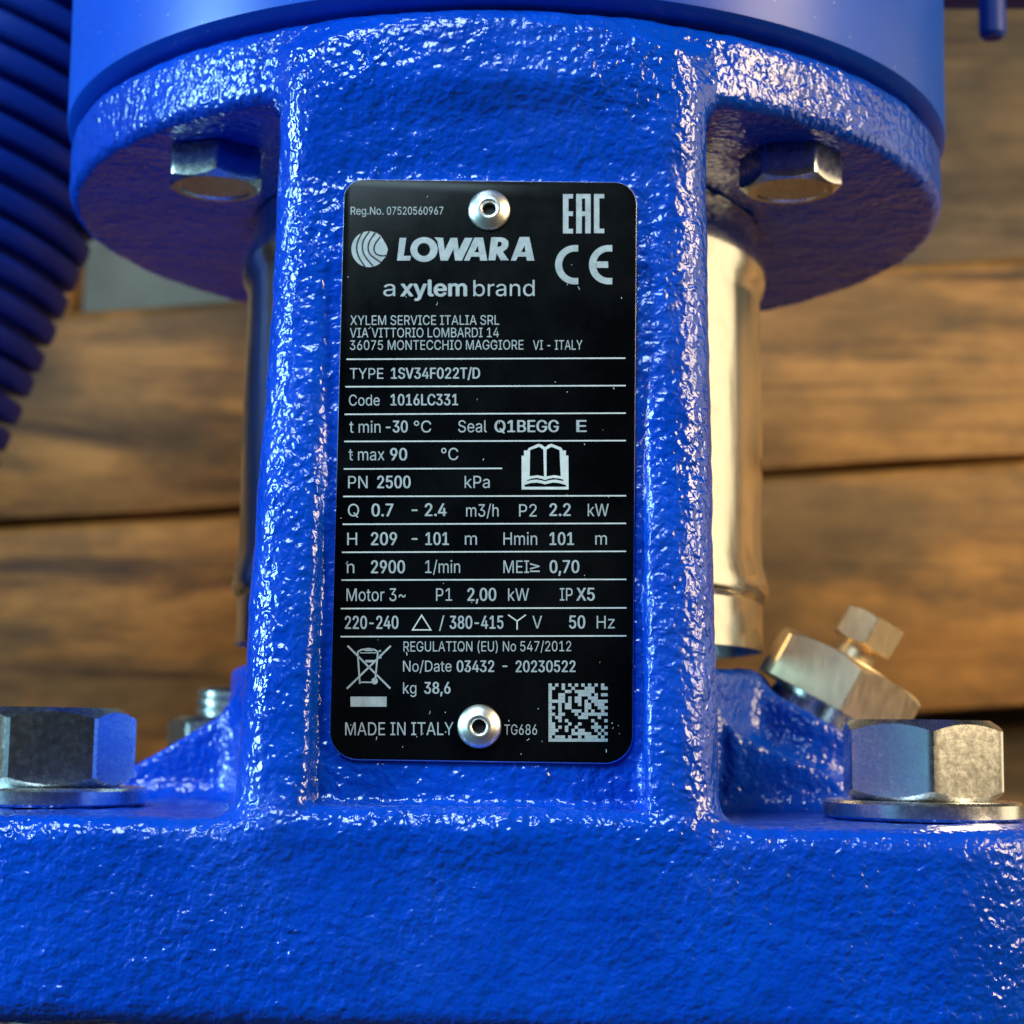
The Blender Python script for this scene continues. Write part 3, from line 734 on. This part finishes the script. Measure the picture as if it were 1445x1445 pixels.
# manual symbol (open book)
def Z5(pts): return [(720+x/14.45, 615+y/14.45) for x, y in pts]
flat("manual_symbol", [[Z5([(232, 405), (280, 405), (280, 300), (345, 300), (380, 248), (575, 163), (640, 180), (710, 235), (780, 180), (840, 163), (1040, 240), (1075, 300), (1135, 300), (1135, 400), (1185, 405), (1190, 1095), (232, 1095)]),
   Z5([(405, 290), (590, 225), (675, 280), (690, 830), (560, 805), (395, 825)]), Z5([(740, 280), (840, 225), (1005, 290), (1030, 825), (900, 803), (740, 830)]),
   Z5([(345, 905), (440, 870), (550, 858), (640, 878), (710, 903), (780, 878), (870, 858), (980, 868), (1085, 892), (1085, 925), (930, 893), (830, 900), (710, 928), (620, 905), (540, 893), (440, 900), (345, 925)]),
   Z5([(290, 1000), (420, 962), (550, 955), (640, 970), (710, 990), (790, 970), (880, 952), (1000, 965), (1140, 1005), (1140, 1040), (290, 1040)])]], M_LINE)
# crossed-out bin
def Z6(pts): return [(475+x/13.14, 895+y/13.14) for x, y in pts]
bn = [stroke(Z6(p), w/13.14) for p, w in [([(205, 215), (995, 1005)], 34), ([(190, 1010), (1005, 215)], 34), ([(390, 325), (432, 920)], 30), ([(765, 325), (718, 850)], 30), ([(430, 890), (660, 890)], 26), ([(385, 330), (460, 288), (600, 268), (700, 285), (770, 330)], 30), ([(430, 345), (740, 345)], 16), ([(520, 292), (680, 292)], 40), ([(530, 500), (715, 500)], 44), ([(785, 310), (822, 310)], 36), ([(815, 375), (815, 450)], 34)]]
flat("recycling_symbol", bn + [[Z6(circ(705, 868, 60, 62, 24))]], M_INK)
flat("recycling_bar", [rect(494.6, 983, 545.6, 997.2)], M_INK)
# dot-matrix part mark: border rule plus an uneven pattern of cells
mr = random.Random(11); cells = []; x0m, y0m, n_ = 774.0, 964.5, 18; cw, ch = 83.4/18, 82.3/18
for r in range(n_):
    for c in range(n_):
        on = c == 0 or r == n_-1 or (r == 0 and c % 2 == 0) or (c == n_-1 and r % 2 == 1) or (0 < r < n_-1 and 0 < c < n_-1 and mr.random() < 0.47)
        if on: cells.append(rect(x0m+c*cw, y0m+r*ch, x0m+(c+1.02)*cw, y0m+(r+0.96)*ch))
flat("matrix_mark", cells, M_INK)

# small flecks of dust and paint chips on the plate
dr = random.Random(5); dust = []
for i in range(46):
    px, py = dr.uniform(480, 890), dr.choice([dr.uniform(262, 1068), dr.uniform(262, 1068), dr.uniform(1000, 1068)])
    a = dr.uniform(0.6, 2.4); l = dr.choice([0.7, 0.9, 1.2, 2.4]); w = dr.uniform(0.5, 1.1)
    dust.append(stroke([(px-math.cos(a)*l, py-math.sin(a)*l), (px, py), (px+math.cos(a+0.4)*l, py+math.sin(a+0.4)*l)], w))
d_ = flat("dust_fleck", dust, M_LINE, 0.06); d_["kind"] = "stuff"

# rivets
for px, py in ((690.5, 297.0), (676.4, 1025.2)):
    c = pp(px, py); fr = Matrix.Translation(c) @ PN.to_track_quat('Z', 'X').to_matrix().to_4x4()
    V_, F_ = lathe([(0.95, -1.2), (0.95, 0.95), (1.15, 1.18), (1.55, 1.22), (1.75, 1.08), (2.3, 0.86), (2.8, 0.52), (3.02, 0.22), (3.02, -0.3)], seg=64)
    S(mesh("rivet", xf(V_, fr), F_, None, [M_ALU], sharp=60))
    V_, F_ = lathe([(0, 0.12), (0.95, 0.12), (0.95, -0.1), (0, -0.1)], seg=32)
    o = S(mesh("rivet_hole", xf(V_, fr), F_, None, [M_BLACK])); fix_dupes(o)

# ------------------------------------------------------------------ corrugated hose beside the pump
YH = 92.0; RH = 38.0
pa, pb = atY(122, 335, YH), atY(8, 604, YH)                       # its visible right-hand edge
ax_ = (pb - pa).normalized(); side = Vector((-ax_.z, 0, ax_.x)); side = side if side.x < 0 else -side
c0_ = pa + side*RH
hose = empty("corrugated_hose", c0_ + ax_*((FLOOR_Z - c0_.z)/ax_.z))
hose["label"] = "thick blue corrugated hose, shade put into its dark colour, slanting past the side of the pump, out of focus"; hose["category"] = "hose"
pitch = 43.5/(FPX/(YH - CAM.y))
qh = ax_.to_track_quat('Z', 'Y').to_matrix().to_4x4()
w = pitch*0.35; rp = [(RH-5.5, -w), (RH-0.9, -w), (RH-0.25, -w*0.85), (RH, -w*0.5), (RH, w*0.5), (RH-0.25, w*0.85), (RH-0.9, w), (RH-5.5, w)]
V_, F_ = lathe(rp, seg=72, closed_profile=True)
t_lo, t_hi = -150.0, (FLOOR_Z + 25 - c0_.z)/ax_.z
rib_me = None; hr = random.Random(3)
for i in range(int((t_hi-t_lo)/pitch)):
    t = t_lo + i*pitch
    if rib_me is None:
        o = mesh("rib", V_, F_, None, [M_NAVY_SHADE], sharp=50); rib_me = o.data
    else:
        o = bpy.data.objects.new("rib", rib_me); COL.objects.link(o)
    o.parent = hose
    bend = 0.00022*(t-20)**2*(1 if t > 20 else 0.0)
    o.matrix_world = Matrix.Translation((c0_ + ax_*t + side*bend)*MM) @ qh @ Matrix.Rotation(hr.uniform(-0.012, 0.012), 4, 'X')
    o.matrix_parent_inverse = Matrix.Translation(-Vector(hose.location))
V_, F_ = lathe([(0, t_lo-5), (RH-5, t_lo-5), (RH-5, t_hi), (0, t_hi)], seg=48)
o = mesh("inner_tube", xf(V_, Matrix.Translation(c0_) @ qh), F_, None, [M_NAVY_SHADE]); fix_dupes(o); reparent(o, hose)
